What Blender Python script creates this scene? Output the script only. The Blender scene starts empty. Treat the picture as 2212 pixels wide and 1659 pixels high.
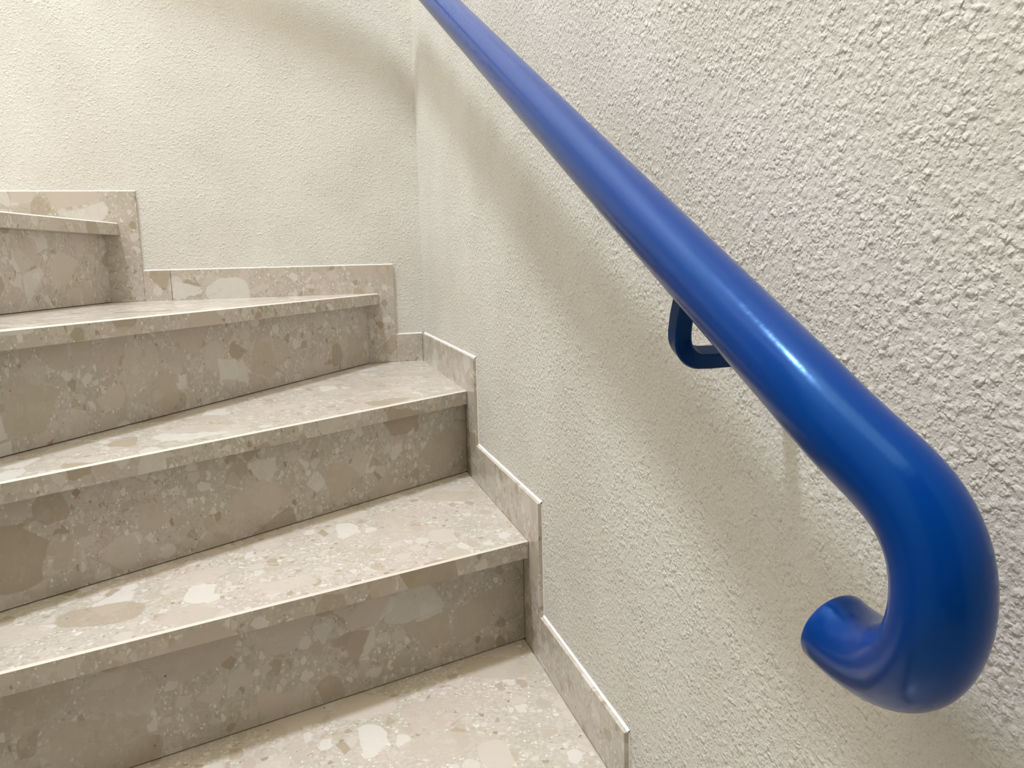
import bpy, bmesh, math, random
from mathutils import Vector, Matrix, noise
random.seed(7)
S = bpy.context.scene
COL = S.collection

# ------------------------------------------------------------------ camera
F, YAW, PITCH, ROLL = 1718.334, 0.270834, 0.154907, -0.025444
CAM = Vector((-0.319921, -1.980947, 0.580721))
fwd = Vector((math.sin(YAW)*math.cos(PITCH), math.cos(YAW)*math.cos(PITCH), -math.sin(PITCH)))
right = Vector((math.cos(YAW), -math.sin(YAW), 0))
up = right.cross(fwd)
r2 = right*math.cos(ROLL) + up*math.sin(ROLL)
u2 = -right*math.sin(ROLL) + up*math.cos(ROLL)
cd = bpy.data.cameras.new('camera')
cam = bpy.data.objects.new('camera', cd)
COL.objects.link(cam)
cd.sensor_fit = 'HORIZONTAL'; cd.sensor_width = 36; cd.lens = F/2212*36
cd.clip_start = 0.01
m = Matrix.Identity(4)
for i in range(3):
    m[i][0], m[i][1], m[i][2], m[i][3] = r2[i], u2[i], -fwd[i], CAM[i]
cam.matrix_world = m
S.camera = cam

# ------------------------------------------------------------------ light and exposure
S.cycles.adaptive_threshold = 0.02
S.cycles.max_bounces = 7
S.view_settings.view_transform = 'Standard'
S.view_settings.look = 'None'
S.view_settings.gamma = 1
S.view_settings.use_curve_mapping = False
S.view_settings.exposure = 0.08
w = bpy.data.worlds.new('world'); S.world = w; w.use_nodes = True
w.node_tree.nodes['Background'].inputs[0].default_value = (0.95, 0.9, 0.8, 1)
w.node_tree.nodes['Background'].inputs[1].default_value = 0.14

LAMP = Vector((-1.22, -0.92, 4.165))
ld = bpy.data.lights.new('ceiling_lamp_light', 'AREA')
ld.shape = 'DISK'; ld.size = 0.36; ld.energy = 132; ld.color = (0.76, 0.83, 1.0)
lo = bpy.data.objects.new('ceiling_lamp_light', ld); COL.objects.link(lo)
lo.location = LAMP                                   # points straight down

# added warm area fill overhead, standing in for the ambient light
wd = bpy.data.lights.new('overhead_fill_light', 'AREA')
wd.shape = 'RECTANGLE'; wd.size = 1.9; wd.size_y = 2.3; wd.energy = 58; wd.color = (1.0, 0.87, 0.66)
wo = bpy.data.objects.new('overhead_fill_light', wd); COL.objects.link(wo)
wo.location = (-1.10, -2.05, 4.10)

# ------------------------------------------------------------------ helpers
def link_mesh(name, bm, mat, parent=None, smooth=False, bevel=0, seg=2):
    bmesh.ops.recalc_face_normals(bm, faces=bm.faces)
    me = bpy.data.meshes.new(name); bm.to_mesh(me); bm.free()
    o = bpy.data.objects.new(name, me); COL.objects.link(o)
    me.materials.append(mat)
    if smooth:
        for p in me.polygons: p.use_smooth = True
    if bevel:
        b = o.modifiers.new('bevel', 'BEVEL'); b.width = bevel; b.segments = seg
        b.limit_method = 'ANGLE'; b.angle_limit = math.radians(40)
    if parent: o.parent = parent
    return o

def box(bm, x0, x1, y0, y1, z0, z1):
    v = [bm.verts.new((x, y, z)) for x in (x0, x1) for y in (y0, y1) for z in (z0, z1)]
    for f in ((0,1,3,2),(4,6,7,5),(0,4,5,1),(2,3,7,6),(0,2,6,4),(1,5,7,3)):
        bm.faces.new([v[i] for i in f])

def prism(bm, pts, z0, z1):
    a = [bm.verts.new((p[0], p[1], z0)) for p in pts]
    b = [bm.verts.new((p[0], p[1], z1)) for p in pts]
    bm.faces.new(a[::-1]); bm.faces.new(b)
    n = len(pts)
    for i in range(n): bm.faces.new((a[i], a[(i+1) % n], b[(i+1) % n], b[i]))

def sweep(bm, pts, section, closed_section=True, up=Vector((0,0,1)), cap=True):
    """section(i) -> list of (side, up) offsets around the centre line"""
    n = len(pts); rings = []
    prev_u = None
    for i, p in enumerate(pts):
        t = (pts[min(i+1, n-1)] - pts[max(i-1, 0)]).normalized()
        if prev_u is None:
            s = t.cross(up).normalized(); u = s.cross(t).normalized()
        else:
            u = (prev_u - t*prev_u.dot(t)).normalized(); s = t.cross(u)
        prev_u = u
        rings.append([bm.verts.new(p + s*a + u*b) for a, b in section(i)])
    for i in range(n-1):
        A, B = rings[i], rings[i+1]; k = len(A)
        for j in range(k):
            bm.faces.new((A[j], A[(j+1) % k], B[(j+1) % k], B[j]))
    if cap:
        bm.faces.new(rings[0][::-1]); bm.faces.new(rings[-1])

def empty(name, loc=(0,0,0)):
    o = bpy.data.objects.new(name, None); COL.objects.link(o); o.location = loc
    return o

def tag(o, label=None, cat=None, group=None, kind=None):
    if label: o['label'] = label
    if cat: o['category'] = cat
    if group: o['group'] = group
    if kind: o['kind'] = kind
    return o

# ------------------------------------------------------------------ materials
class NT:
    def __init__(s, name):
        s.m = bpy.data.materials.new(name); s.m.use_nodes = True
        s.t = s.m.node_tree; s.b = s.t.nodes['Principled BSDF']
        s.co = s.t.nodes.new('ShaderNodeTexCoord')
    def n(s, typ, ins=None, **kw):
        nd = s.t.nodes.new(typ)
        for k, v in kw.items(): setattr(nd, k, v)
        for k, v in (ins or {}).items(): s.set(nd.inputs[k], v)
        return nd
    def set(s, sock, v):
        if isinstance(v, bpy.types.NodeSocket): s.t.links.new(v, sock)
        else: sock.default_value = v
    def math(s, op, a, b=0.0, c=0.0, clamp=False):
        nd = s.n('ShaderNodeMath', operation=op, use_clamp=clamp)
        s.set(nd.inputs[0], a); s.set(nd.inputs[1], b); s.set(nd.inputs[2], c)
        return nd.outputs[0]
    def mix(s, f, a, b):
        nd = s.n('ShaderNodeMix', data_type='RGBA')
        s.set(nd.inputs['Factor'], f); s.set(nd.inputs['A'], a); s.set(nd.inputs['B'], b)
        return nd.outputs['Result']
    def ramp(s, f, stops, mode='LINEAR'):
        nd = s.n('ShaderNodeValToRGB'); s.set(nd.inputs[0], f)
        cr = nd.color_ramp; cr.interpolation = mode
        while len(cr.elements) < len(stops): cr.elements.new(0.5)
        for e, (p, c) in zip(cr.elements, stops):
            e.position = p; e.color = (*c, 1) if len(c) == 3 else c
        return nd.outputs[0]
    def step(s, v, lo, hi):
        nd = s.n('ShaderNodeMapRange', interpolation_type='SMOOTHSTEP')
        s.set(nd.inputs[0], v); s.set(nd.inputs[1], lo); s.set(nd.inputs[2], hi)
        return nd.outputs[0]

def srgb(r, g, b):
    f = lambda c: (c/255/12.92) if c/255 <= .04045 else ((c/255+.055)/1.055)**2.4
    return (f(r), f(g), f(b), 1)

def stone_mat(name):
    s = NT(name)
    co = s.co.outputs['Object']
    warp = s.n('ShaderNodeTexNoise', {'Vector': co, 'Scale': 38.0, 'Detail': 3.0, 'Roughness': .6})
    wv = s.n('ShaderNodeVectorMath', {0: warp.outputs['Color'], 1: (.5, .5, .5)}, operation='SUBTRACT')
    def warped(amount, offset, stretch=(1, 1, 1)):
        sc = s.n('ShaderNodeVectorMath', {0: wv.outputs[0], 'Scale': amount}, operation='SCALE')
        ad = s.n('ShaderNodeVectorMath', {0: co, 1: sc.outputs[0]}, operation='ADD')
        mp = s.n('ShaderNodeMapping', {'Vector': ad.outputs[0], 'Location': offset, 'Scale': stretch})
        return mp.outputs[0]
    # cement-and-fines base
    nz = s.n('ShaderNodeTexNoise', {'Vector': co, 'Scale': 14.0, 'Detail': 6.0, 'Roughness': .62})
    base = s.ramp(nz.outputs[0], [(.30, srgb(178, 168, 152)), (.5, srgb(193, 185, 171)), (.70, srgb(203, 196, 184))])
    nz2 = s.n('ShaderNodeTexNoise', {'Vector': co, 'Scale': 160.0, 'Detail': 4.0, 'Roughness': .7})
    base = s.mix(.55, base, s.mix(s.step(nz2.outputs[0], .35, .65), srgb(172, 162, 145), srgb(212, 206, 195)))
    tn = s.n('ShaderNodeTexNoise', {'Vector': co, 'Scale': 7.0, 'Detail': 3.0})
    tint = s.ramp(tn.outputs[0], [(.38, srgb(184, 180, 158)), (.5, srgb(192, 184, 168)), (.62, srgb(199, 184, 172))])
    base = s.mix(.4, base, tint)
    col = base
    # chips, from small to large
    layers = [
        # scale, offset, warp, share, stretch, edge, palette
        (300, (9.1, .4, 3.9), .002, .14, (1, 1, .7), .10, [(0, srgb(226, 220, 208)), (.6, srgb(236, 232, 222)), (.85, srgb(160, 142, 116))]),
        (120, (3.1, .7, 1.9), .003, .28, (1, 1, .7), .08, [(0, srgb(210, 202, 188)), (.45, srgb(224, 218, 206)), (.75, srgb(183, 170, 150)), (.9, srgb(158, 141, 116))]),
        (56, (1.7, 4.2, .3), .006, .34, (1, .75, 1), .05, [(0, srgb(204, 195, 181)), (.3, srgb(217, 212, 201)), (.55, srgb(186, 174, 156)), (.84, srgb(168, 153, 128))]),
        (27, (.2, 2.3, 5.1), .009, .30, (1, .62, .85), .035, [(0, srgb(203, 194, 180)), (.3, srgb(216, 212, 201)), (.6, srgb(193, 182, 165)), (.82, srgb(171, 157, 134))]),
        (14.5, (5.5, 1.1, 2.7), .013, .27, (.7, 1, 1), .025, [(0, srgb(202, 191, 177)), (.3, srgb(194, 182, 167)), (.5, srgb(219, 216, 206)), (.68, srgb(188, 177, 158)), (.88, srgb(170, 156, 134))]),
    ]
    for sc, off, wp, share, stretch, edge, pal in layers:
        v = warped(wp, off, stretch)
        cell = s.n('ShaderNodeTexVoronoi', {'Vector': v, 'Scale': float(sc), 'Randomness': 1.0}, feature='F1')
        ed = s.n('ShaderNodeTexVoronoi', {'Vector': v, 'Scale': float(sc), 'Randomness': 1.0}, feature='DISTANCE_TO_EDGE')
        sep = s.n('ShaderNodeSeparateColor', {0: cell.outputs['Color']})
        present = s.math('LESS_THAN', sep.outputs[0], share)
        inner = s.step(ed.outputs[0], edge, edge+.03)
        # clip the chip to a rounded core so that it stands free of its neighbours
        core = s.step(cell.outputs['Distance'], .66, .61)
        mask = s.math('MULTIPLY', s.math('MULTIPLY', present, inner), core)
        c = s.ramp(sep.outputs[1], pal, 'CONSTANT')
        fine = s.n('ShaderNodeTexNoise', {'Vector': co, 'Scale': 60.0, 'Detail': 3.0})
        c = s.mix(s.math('MULTIPLY', fine.outputs[0], .28), c, srgb(196, 186, 170))
        op = s.math('MULTIPLY_ADD', sep.outputs[2], .36, .62)
        col = s.mix(s.math('MULTIPLY', mask, op), col, c)
    # rusty veins
    vn = s.n('ShaderNodeTexNoise', {'Vector': warped(.02, (7, 7, 7)), 'Scale': 17.0, 'Detail': 4.0, 'Roughness': .7})
    line = s.math('ABSOLUTE', s.math('SUBTRACT', vn.outputs[0], .5))
    vm = s.n('ShaderNodeTexNoise', {'Vector': co, 'Scale': 9.0, 'Detail': 2.0})
    veins = s.math('MULTIPLY', s.step(line, .006, .001), s.step(vm.outputs[0], .58, .66))
    col = s.mix(s.math('MULTIPLY', veins, .6), col, srgb(140, 112, 78))
    # dark pin holes
    ph = s.n('ShaderNodeTexVoronoi', {'Vector': co, 'Scale': 55.0}, feature='F1')
    psep = s.n('ShaderNodeSeparateColor', {0: ph.outputs['Color']})
    pin = s.math('MULTIPLY', s.step(ph.outputs['Distance'], .10, .05), s.math('LESS_THAN', psep.outputs[0], .12))
    col = s.mix(s.math('MULTIPLY', pin, .75), col, srgb(96, 76, 54))
    dk = s.n('ShaderNodeHueSaturation', {'Saturation': 1.0, 'Value': .94, 'Color': col})
    s.set(s.b.inputs['Base Color'], dk.outputs[0])
    rn = s.n('ShaderNodeTexNoise', {'Vector': co, 'Scale': 22.0, 'Detail': 3.0})
    s.set(s.b.inputs['Roughness'], s.math('MULTIPLY_ADD', rn.outputs[0], .12, .15))
    s.b.inputs['Specular IOR Level'].default_value = .4
    bp = s.n('ShaderNodeBump', {'Strength': .04, 'Distance': .002, 'Height': nz2.outputs[0]})
    s.set(s.b.inputs['Normal'], bp.outputs[0])
    return s.m

def plaster_mat(name, strength, size, col_a, col_b):
    s = NT(name)
    co = s.co.outputs['Object']
    wn = s.n('ShaderNodeTexNoise', {'Vector': co, 'Scale': 160.0/size, 'Detail': 1.0})
    wv = s.n('ShaderNodeVectorMath', {0: wn.outputs['Color'], 1: (.5, .5, .5)}, operation='SUBTRACT')
    sc = s.n('ShaderNodeVectorMath', {0: wv.outputs[0], 'Scale': .0045*size}, operation='SCALE')
    p = s.n('ShaderNodeVectorMath', {0: co, 1: sc.outputs[0]}, operation='ADD').outputs[0]
    # lumps of three sizes, trowelled on unevenly
    dens = s.n('ShaderNodeTexNoise', {'Vector': co, 'Scale': 30.0/size, 'Detail': 3.0})
    dm = s.step(dens.outputs[0], .36, .62)
    h = None
    for scl, lo, hi, thr, amp in ((100., .56, .12, .22, 1.25), (165., .58, .10, .12, 1.0), (290., .58, .10, .10, .55)):
        v = s.n('ShaderNodeTexVoronoi', {'Vector': p, 'Scale': scl/size}, feature='F1')
        vs = s.n('ShaderNodeSeparateColor', {0: v.outputs['Color']})
        g = s.math('MULTIPLY', s.step(v.outputs[0], lo, hi), s.step(vs.outputs[0], thr, thr+.5))
        g = s.math('MULTIPLY', g, s.math('MULTIPLY_ADD', dm, .5, .5))
        h = s.math('MULTIPLY', g, amp) if h is None else s.math('MULTIPLY_ADD', g, amp, h)
    big = s.n('ShaderNodeTexNoise', {'Vector': co, 'Scale': 95.0/size, 'Detail': 5.0, 'Roughness': .62})
    h = s.math('MULTIPLY_ADD', big.outputs[0], 2.2, h)
    fine = s.n('ShaderNodeTexNoise', {'Vector': co, 'Scale': 600.0/size, 'Detail': 3.0, 'Roughness': .6})
    h = s.math('MULTIPLY_ADD', fine.outputs[0], .12, h)
    wave = s.n('ShaderNodeTexNoise', {'Vector': co, 'Scale': 7.0, 'Detail': 2.0})
    h = s.math('MULTIPLY_ADD', wave.outputs[0], 1.2, h)
    bp = s.n('ShaderNodeBump', {'Strength': strength, 'Distance': .0013*size, 'Height': h})
    s.set(s.b.inputs['Normal'], bp.outputs[0])
    cn = s.n('ShaderNodeTexNoise', {'Vector': co, 'Scale': 5.0, 'Detail': 4.0})
    col = s.mix(s.step(cn.outputs[0], .35, .65), col_a, col_b)
    # a few stray scuffs and specks of dirt
    sp = s.n('ShaderNodeTexVoronoi', {'Vector': co, 'Scale': 26.0}, feature='F1')
    ss = s.n('ShaderNodeSeparateColor', {0: sp.outputs['Color']})
    speck = s.math('MULTIPLY', s.step(sp.outputs['Distance'], .035, .02), s.math('LESS_THAN', ss.outputs[0], .05))
    col = s.mix(s.math('MULTIPLY', speck, .7), col, srgb(110, 98, 80))
    s.set(s.b.inputs['Base Color'], col)
    s.b.inputs['Roughness'].default_value = .62
    s.b.inputs['Specular IOR Level'].default_value = .3
    return s.m

def paint_mat(name, base, rough, bump=.05):
    s = NT(name)
    co = s.co.outputs['Object']
    n1 = s.n('ShaderNodeTexNoise', {'Vector': co, 'Scale': 40.0, 'Detail': 3.0})
    n2 = s.n('ShaderNodeTexNoise', {'Vector': co, 'Scale': 500.0, 'Detail': 3.0})
    s.set(s.b.inputs['Base Color'], base)
    s.b.inputs['Specular IOR Level'].default_value = .4
    s.b.inputs['Specular Tint'].default_value = (.2, .55, 1, 1)
    s.set(s.b.inputs['Roughness'], s.math('MULTIPLY_ADD', n2.outputs[0], .10, rough))
    h = s.math('MULTIPLY_ADD', n2.outputs[0], .08, n1.outputs[0])
    # dust nibs caught in the gloss
    sp = s.n('ShaderNodeTexVoronoi', {'Vector': co, 'Scale': 60.0}, feature='F1')
    ss = s.n('ShaderNodeSeparateColor', {0: sp.outputs['Color']})
    nib = s.math('MULTIPLY', s.step(sp.outputs['Distance'], .06, .02), s.math('LESS_THAN', ss.outputs[0], .12))
    h = s.math('MULTIPLY_ADD', nib, .25, h)
    bp = s.n('ShaderNodeBump', {'Strength': bump, 'Distance': .004, 'Height': h})
    s.set(s.b.inputs['Normal'], bp.outputs[0])
    return s.m

def plain(name, col, rough=.5, emit=0, ecol=(1, 1, 1, 1)):
    s = NT(name)
    n1 = s.n('ShaderNodeTexNoise', {'Vector': s.co.outputs['Object'], 'Scale': 60.0, 'Detail': 3.0})
    s.set(s.b.inputs['Base Color'], s.mix(s.math('MULTIPLY', n1.outputs[0], .15), col, tuple(c*.8 for c in col[:3])+(1,)))
    s.b.inputs['Roughness'].default_value = rough
    if emit:
        s.b.inputs['Emission Color'].default_value = ecol; s.b.inputs['Emission Strength'].default_value = emit
    return s.m

M_STONE = stone_mat('conglomerate_stone')
M_RIGHT = plaster_mat('coarse_plaster', .8, .72, srgb(211, 207, 196), srgb(218, 215, 205))
M_BACK = plaster_mat('plaster', .6, .66, srgb(213, 209, 198), srgb(220, 217, 207))
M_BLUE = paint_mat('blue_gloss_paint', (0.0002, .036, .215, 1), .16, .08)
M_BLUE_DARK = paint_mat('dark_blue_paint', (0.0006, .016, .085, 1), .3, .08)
M_ARRIS = plain('stone_edge_highlight', srgb(234, 226, 212), .3)  # paler than the stone: bright edge highlight put into the chamfer colour
M_CAULK = plain('white_sealant', srgb(246, 244, 238), .4)
M_CEIL = plain('ceiling_paint', srgb(236, 232, 222), .8)
M_METAL = plain('white_enamel', srgb(235, 235, 232), .35)
M_GLASS = plain('lamp_glass', srgb(240, 240, 238), .3, 3.0)

# ------------------------------------------------------------------ stair geometry
H = .17
Z = {-1: -.17, 0: 0, 1: .17, 2: .3358, 3: .5078, 4: .6843, 5: .857}
TN = .0272                                            # tread slab thickness
PH = {-1: .07, 0: .0708, 1: .0702, 2: .0684, 3: .0689, 4: .0691, 5: .069}    # skirting above each tread
T = .0064                                             # skirting stands this far off the plaster
# riser lines: outer end at the wall, inner end at the core
R = {0: ((0, -1.173), (-.87, -1.19)),
     1: ((0, -.8685), (-.87, -1.133)),
     2: ((0, -.4868), (-.87, -1.044)),
     3: ((-.1348, 0), (-.87, -1.029)),
     4: ((-.7026, 0), (-.95, -.966)),
     5: ((-1.22, 0), (-1.16, -.966)),
     -1: ((0, -1.50), (-.87, -1.50))}
# nosing lines (front edge of the tread slab)
N = {0: ((0, -1.2013), (-.87, -1.22)),
     1: ((0, -.8985), (-.87, -1.163)),
     2: ((0, -.5043-.0), (-.87, -1.072)),
     3: ((-.1040, 0), (-.85, -1.056)),
     4: ((-.6730, 0), (-.92, -.985)),
     5: ((-1.19, 0), (-1.13, -.985)),
     -1: ((0, -1.53), (-.87, -1.53))}
G = .0006
CORNER = (-G, -G)

def unit_n(i):
    (ax, ay), (bx, by) = R[i]
    d = Vector((bx-ax, by-ay)).normalized()
    n = Vector((-d.y, d.x))                          # towards the back of the step
    if i <= 3 and n.y < 0: n = -n
    if i >= 4 and n.x > 0: n = -n
    return n

def on_wall(p):                                       # keep off the skirting by a hair
    return (min(p[0], -G), min(p[1], -G))

def tread_poly(i):
    f0, f1 = N[i]
    if i == 5:
        return [on_wall(f0), f1, (-1.16, -1.35), (-2.19, -1.35), (-2.19, -G)]
    n = unit_n(i+1)*.018
    b0 = (R[i+1][0][0]+n.x, R[i+1][0][1]+n.y); b1 = (R[i+1][1][0]+n.x, R[i+1][1][1]+n.y)
    pts = [on_wall(f0), f1, b1]
    if i < 2: b0 = (-G, R[i+1][0][1]+.018)
    b0 = on_wall(b0)
    if i == 2:
        pts += [(R[3][0][0]-.022, -G), CORNER]
    elif i >= 3:
        pts += [(R[i+1][0][0]-.018, -G)]
    else:
        pts += [b0]
    return pts

STEP_LABELS = {
    -1: 'stone stair step below the nearest visible one, foot of the flight',
    0: 'nearest beige stone step at the bottom edge, its pebbly tread seen from above',
    1: 'second beige stone step from the bottom, wide tread ending at the rough right wall',
    2: 'third beige stone step, the winder whose tread reaches into the room corner',
    3: 'fourth beige stone step, thin sliver of tread just below eye height under the cream wall',
    4: 'uppermost visible stone step at the left edge, tread seen only as an edge',
    5: 'stone landing slab at the top of the winding steps'}
for i in range(-1, 6):
    root = tag(empty('stone_step', (-.4, N[i][0][1] if i < 3 else -.4, Z[i])), STEP_LABELS[i], 'stair step', 'winding stone steps')
    rl = root.location.copy()
    bm = bmesh.new(); prism(bm, tread_poly(i), Z[i]-TN, Z[i])
    bmesh.ops.translate(bm, verts=bm.verts, vec=-rl)
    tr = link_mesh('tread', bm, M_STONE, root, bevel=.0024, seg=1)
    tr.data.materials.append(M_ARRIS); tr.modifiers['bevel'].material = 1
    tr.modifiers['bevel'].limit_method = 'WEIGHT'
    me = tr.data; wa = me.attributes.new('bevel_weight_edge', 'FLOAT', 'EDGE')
    for ed in me.edges:                               # only the upper arris is chamfered and takes the painted highlight
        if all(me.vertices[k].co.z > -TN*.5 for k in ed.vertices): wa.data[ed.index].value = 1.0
    # riser slab
    n = unit_n(i)*.018
    a, b = R[i]
    if i <= 2: pts = [(-G, a[1]), b, (b[0]+n.x, b[1]+n.y), (-G, a[1]+n.y)]
    else: pts = [(a[0], -G), b, (b[0]+n.x, b[1]+n.y), (a[0]-.022 if i == 3 else a[0]+n.x, -G)]
    zb = (Z[i-1] if i > -1 else -.34)+.0014
    bm = bmesh.new(); prism(bm, pts, zb, Z[i]-TN-.0002)
    bmesh.ops.translate(bm, verts=bm.verts, vec=-rl)
    link_mesh('riser', bm, M_STONE, root)

# ------------------------------------------------------------------ skirting
PR = [(-1, -1.545), (0, -1.2463), (1, -.9475), (2, -.5644)]      # front end of each right-hand skirting slab
PB = [(3, -.0661), (4, -.6325), (5, -1.15)]                       # right end of each rear skirting slab
def skirt(name, label, slabs, bead_pts, bead_axis):
    root = tag(empty(name, (0, 0, 0)), label, None, None, 'structure')
    for b in slabs:
        bm = bmesh.new(); box(bm, *b)
        link_mesh('stone_slab', bm, M_STONE, root, bevel=.0005, seg=1)
    return root
slabs = []
ends = [p[1] for p in PR[1:]] + [0]
for (i, y0), y1 in zip(PR, ends):
    zb = (Z[i-1]-TN if i > -1 else -.34)
    slabs.append((0, T, y0, y1-(.0003 if y1 < 0 else 0), zb, Z[i]+PH[i]))
base_r = skirt('baseboard_right', 'stepped beige stone skirting along the rough right wall', slabs, None, None)
slabs = [(PB[0][1]+.0003, -.0002, 0, T, Z[2]-TN, Z[2]+PH[2])]
e = [p[1] for p in PB[1:]] + [-2.19]
cut = -.5745                                          # an extra joint in the run above the fourth step
for (i, x1), x0 in zip(PB, e):
    if i == 3:
        slabs.append((x0+.0004, cut-.0004, 0, T, Z[2], Z[3]+PH[3]))
        slabs.append((cut+.0004, x1, 0, T, Z[2], Z[3]+PH[3]))
    else:
        slabs.append((x0+.0004, x1, 0, T, Z[i-1], Z[i]+PH[i]))
base_b = skirt('baseboard_back', 'stepped beige stone skirting along the cream rear wall', slabs, None, None)

def bead(pts, off, w_, parent):
    """white sealant fillet running along the top and side edges of the skirting"""
    bm = bmesh.new()
    P = [Vector(p) for p in pts]; dense = []
    for a, b in zip(P[:-1], P[1:]):
        k = max(2, int((b-a).length/.012))
        for j in range(k): dense.append(a.lerp(b, j/k))
    dense.append(P[-1])
    for a, b in zip(dense[:-1], dense[1:]):
        r = w_*(1+.25*noise.noise(a*40)); c = w_*(1+.25*noise.noise(b*40))
        def ring(p, rr):
            return [bm.verts.new(p + Vector(o)*rr) for o in off]
        A, B = ring(a, r), ring(b, c)
        for j in range(len(A)):
            bm.faces.new((A[j], A[(j+1) % len(A)], B[(j+1) % len(A)], B[j]))
    bmesh.ops.remove_doubles(bm, verts=bm.verts, dist=1e-6)
    return link_mesh('sealant_bead', bm, M_CAULK, parent, smooth=True)
# right wall: horizontal runs on the ledges, thin vertical runs down the ends
w_ = .0024
for k, (i, y0) in enumerate(PR):
    y1 = ends[k]; z = Z[i]+PH[i]
    bead([(T, y0-.001, z), (T, y1, z)], [(-1.15, 0, -.1), (-.9, 0, .45), (-.35, 0, .95), (.3, 0, 1.2), (.3, 0, -.1)], w_, base_r)
    if i > -1:
        bead([(T, y0, Z[i-1]+PH[i-1]), (T, y0, z)], [(-.5, .2, 0), (-.35, -.4, 0), (.3, -.6, 0), (.3, .2, 0)], w_*.9, base_r)
hx = [(0, -1.0, -.1), (0, -.8, .4), (0, -.3, .85), (0, .3, 1.0), (0, .3, -.1)]
vx = [(.2, -.5, 0), (.5, -.35, 0), (.7, .3, 0), (.2, .3, 0)]
runs = [(2, 0, PB[0][1]), (3, PB[0][1], PB[1][1]), (4, PB[1][1], PB[2][1]), (5, PB[2][1], -2.19)]
for i, x1, x0 in runs:
    z = Z[i]+PH[i]
    bead([(x1, T, z), (x0, T, z)], hx, w_*.8, base_b)
    if i < 5: bead([(x0, T, z), (x0, T, Z[i+1]+PH[i+1])], vx, w_*.8, base_b)

# ------------------------------------------------------------------ room shell
WT = T+.0001
def shell(name, b, mat, label):
    bm = bmesh.new(); box(bm, *b)
    return tag(link_mesh(name, bm, mat), label, None, None, 'structure')
CZ = 4.20
shell('wall_right', (WT, .12, -3.2, WT+.12, -.34, CZ), M_RIGHT, 'rough off-white plastered wall carrying the handrail')
shell('wall_back', (-2.2, WT, WT, .12, -.34, CZ), M_BACK, 'cream textured plaster wall behind the steps')
shell('wall_left', (-2.3, -2.2, -3.2, .12, -.34, CZ), M_BACK, 'plastered wall on the far left of the stairwell')
shell('ceiling', (-2.3, .12, -3.3, .12, CZ, CZ+.1), M_CEIL, 'plain ceiling over the stairwell')
shell('floor', (-2.3, .12, -3.3, .12, -.44, -.34), M_STONE, 'stone floor at the foot of the stairs')
bm = bmesh.new(); box(bm, -1.16, -.872, -1.34, -.99, -.34, 1.5)
tag(link_mesh('wall_inner', bm, M_BACK, bevel=.02, seg=3), 'plastered core that the winding steps turn around', None, None, 'structure')

# ------------------------------------------------------------------ ceiling lamp
lamp = tag(empty('ceiling_lamp', (LAMP.x, LAMP.y, CZ)), 'round white ceiling lamp above the winding steps', 'lamp')
bm = bmesh.new(); bmesh.ops.create_cone(bm, cap_ends=True, segments=48, radius1=.2, radius2=.21, depth=.022)
bmesh.ops.translate(bm, verts=bm.verts, vec=(0, 0, -.011)); link_mesh('lamp_housing', bm, M_METAL, lamp)

# ------------------------------------------------------------------ handrail
HK = [[-0.0697, -1.6291, 0.5164], [-0.0694, -1.6384, 0.5113], [-0.0687, -1.6476, 0.5058], [-0.0677, -1.6566, 0.5002], [-0.0663, -1.6655, 0.4946], [-0.0645, -1.6744, 0.489], [-0.0623, -1.6832, 0.4834], [-0.0603, -1.6919, 0.4776], [-0.0586, -1.7001, 0.4711], [-0.0574, -1.7072, 0.4632], [-0.0566, -1.7126, 0.4541], [-0.0562, -1.716, 0.444], [-0.0562, -1.7174, 0.4335], [-0.056, -1.7168, 0.4229], [-0.0554, -1.714, 0.4126], [-0.0542, -1.7093, 0.4032], [-0.0527, -1.7028, 0.3949], [-0.0506, -1.6949, 0.3881], [-0.0482, -1.686, 0.3827], [-0.0463, -1.6764, 0.3787], [-0.045, -1.6661, 0.3761], [-0.0444, -1.6556, 0.375], [-0.0445, -1.6449, 0.3755], [-0.0453, -1.6347, 0.3784]]
RAD = .0212
ctrl = []
# along the rear wall, round the corner, then down the right wall
for x in (-1.9, -1.5, -1.1, -.7, -.35): ctrl.append(Vector((x, -.092, 1.372 + (-x-.2)*.42)))
cx_, cy_, rr = -.168, -.172, .078
for k in range(9):
    a = math.radians(90 - k*11.25)
    ctrl.append(Vector((cx_+math.cos(a)*rr, cy_+math.sin(a)*rr+.001, 1.352 - k*.0105)))
def line_pt(y): return Vector((-.0897-.0123*y, y, 1.351+.5123*y))
for y in (-.25, -.4, -.6, -.8, -1.0, -1.2, -1.35, -1.45, -1.55): ctrl.append(line_pt(y))
ctrl += [Vector(p) for p in HK]
def catmull(P, step=.004):
    out = []
    for i in range(len(P)-1):
        p0 = P[i-1] if i else P[0]*2-P[1]; p1 = P[i]; p2 = P[i+1]; p3 = P[i+2] if i+2 < len(P) else P[-1]*2-P[-2]
        # centripetal parameterisation keeps uneven spacing free of wiggles
        t1 = (p1-p0).length**.5; t2 = t1+(p2-p1).length**.5; t3 = t2+(p3-p2).length**.5
        k = max(1, int((p2-p1).length/step))
        for j in range(k):
            t = t1+(t2-t1)*j/k
            A1 = p0*((t1-t)/t1)+p1*(t/t1); A2 = p1*((t2-t)/(t2-t1))+p2*((t-t1)/(t2-t1)); A3 = p2*((t3-t)/(t3-t2))+p3*((t-t2)/(t3-t2))
            B1 = A1*((t2-t)/t2)+A2*(t/t2); B2 = A2*((t3-t)/(t3-t1))+A3*((t-t1)/(t3-t1))
            out.append(B1*((t2-t)/(t2-t1))+B2*((t-t1)/(t2-t1)))
    out.append(P[-1]); return out
path = catmull(ctrl)
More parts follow.
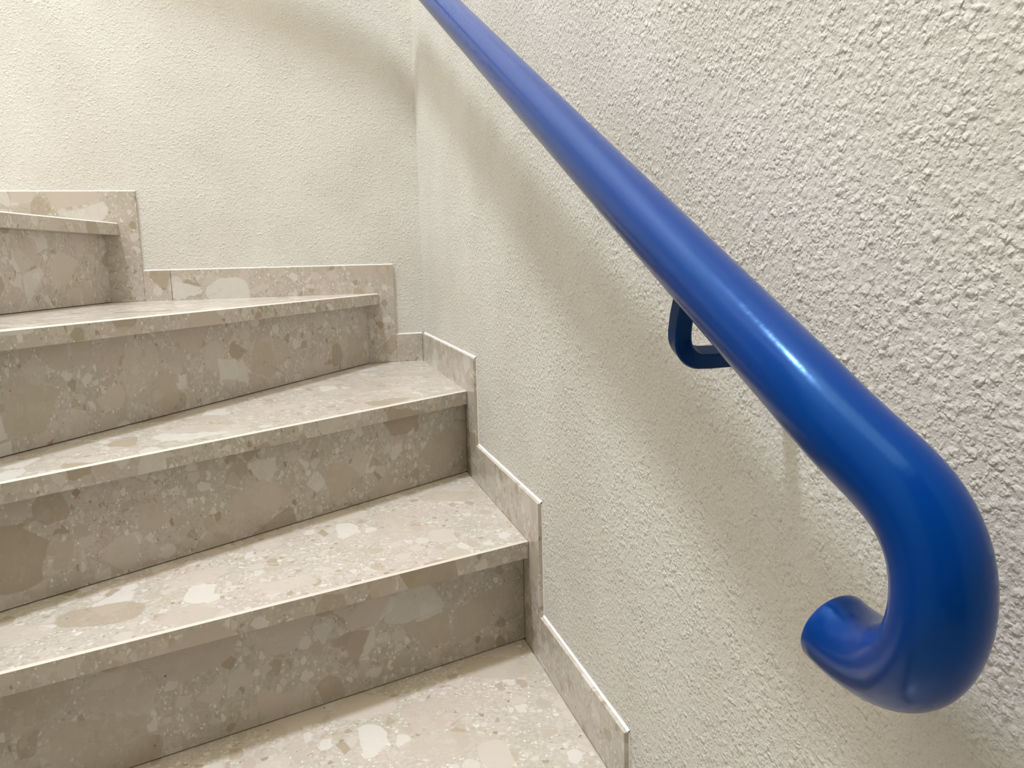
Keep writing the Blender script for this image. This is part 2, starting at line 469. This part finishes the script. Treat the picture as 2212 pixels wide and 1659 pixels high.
def smoothed(P, sigma=1.2):
    out = []
    for i in range(len(P)):
        w_sum = 0; acc = Vector((0, 0, 0)); r = min(5, i, len(P)-1-i)
        for j in range(-r, r+1):
            g = math.exp(-j*j/(2*sigma*sigma)); acc += P[i+j]*g; w_sum += g
        out.append(acc/w_sum)
    return out
path = smoothed(path)
end_d = (path[-1]-path[-2]).normalized()
base_n = len(path)
rads = [RAD]*base_n
# softly rounded blind end
for dz, rr2 in ((.0012, .0206), (.0022, .0195), (.0029, .0178), (.0032, .0150)):
    path.append(path[base_n-1]+end_d*dz); rads.append(rr2)
rail_root = tag(empty('handrail', (-.0897, -1.0, .84)), 'glossy blue tubular handrail ending in a curled hook on the rough right wall', 'handrail')
rl = rail_root.location.copy()
bm = bmesh.new()
SEG = 56
sweep(bm, [p-rl for p in path], lambda i: [(math.cos(2*math.pi*j/SEG)*rads[i], math.sin(2*math.pi*j/SEG)*rads[i]) for j in range(SEG)], up=Vector((0, 0, 1)))
link_mesh('rail_tube', bm, M_BLUE, rail_root, smooth=True)

# square bar bracket: drops from the underside of the tube and turns into the wall
def bracket(y, parent, rl):
    rc = line_pt(y)
    x = rc.x; zt = rc.z
    D = Vector((-.0123, 1, .5123)).normalized()       # bar lies across the run of the rail
    zl = zt-.0660
    pts = [Vector((x+.001, y-.004, zt-.014)), Vector((x+.0005, y-.0035, zt-.026)), Vector((x+.0005, y+.0015, zt-.038)), Vector((x, y+.003, zt-.048))]
    for k in range(1, 17):
        a = math.radians(k*90/17)
        pts.append(Vector((x+.013*(1-math.cos(a)), y+.003-.00015*k, zl+.0145-.0143*math.sin(a))))
    pts += [Vector((x+.022, y, zl)), Vector((WT-.003, y, zl+.001)), Vector((WT+.004, y, zl+.001))]
    bm = bmesh.new(); n = len(pts); rings = []
    for i, p in enumerate(pts):
        t = (pts[min(i+1, n-1)]-pts[max(i-1, 0)]).normalized()
        s_ = (D-t*D.dot(t)).normalized(); u_ = t.cross(s_).normalized()
        hw, ht, c = .0064, .0060, .0013
        sec = [(-hw+c, -ht), (hw-c, -ht), (hw, -ht+c), (hw, ht-c), (hw-c, ht), (-hw+c, ht), (-hw, ht-c), (-hw, -ht+c)]
        rings.append([bm.verts.new(p-rl+s_*a+u_*b) for a, b in sec])
    for A, B in zip(rings[:-1], rings[1:]):
        for j in range(8): bm.faces.new((A[j], A[(j+1) % 8], B[(j+1) % 8], B[j]))
    bm.faces.new(rings[0][::-1]); bm.faces.new(rings[-1])
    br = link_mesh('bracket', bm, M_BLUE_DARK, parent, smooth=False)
    bm = bmesh.new(); bmesh.ops.create_cone(bm, cap_ends=True, segments=40, radius1=.021, radius2=.019, depth=.006)
    bmesh.ops.rotate(bm, verts=bm.verts, cent=(0, 0, 0), matrix=Matrix.Rotation(math.radians(-90), 3, 'Y'))
    bmesh.ops.translate(bm, verts=bm.verts, vec=Vector((WT-.003, y, zl+.001))-rl)
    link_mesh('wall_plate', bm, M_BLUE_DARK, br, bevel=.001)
bracket(-1.507, rail_root, rl)
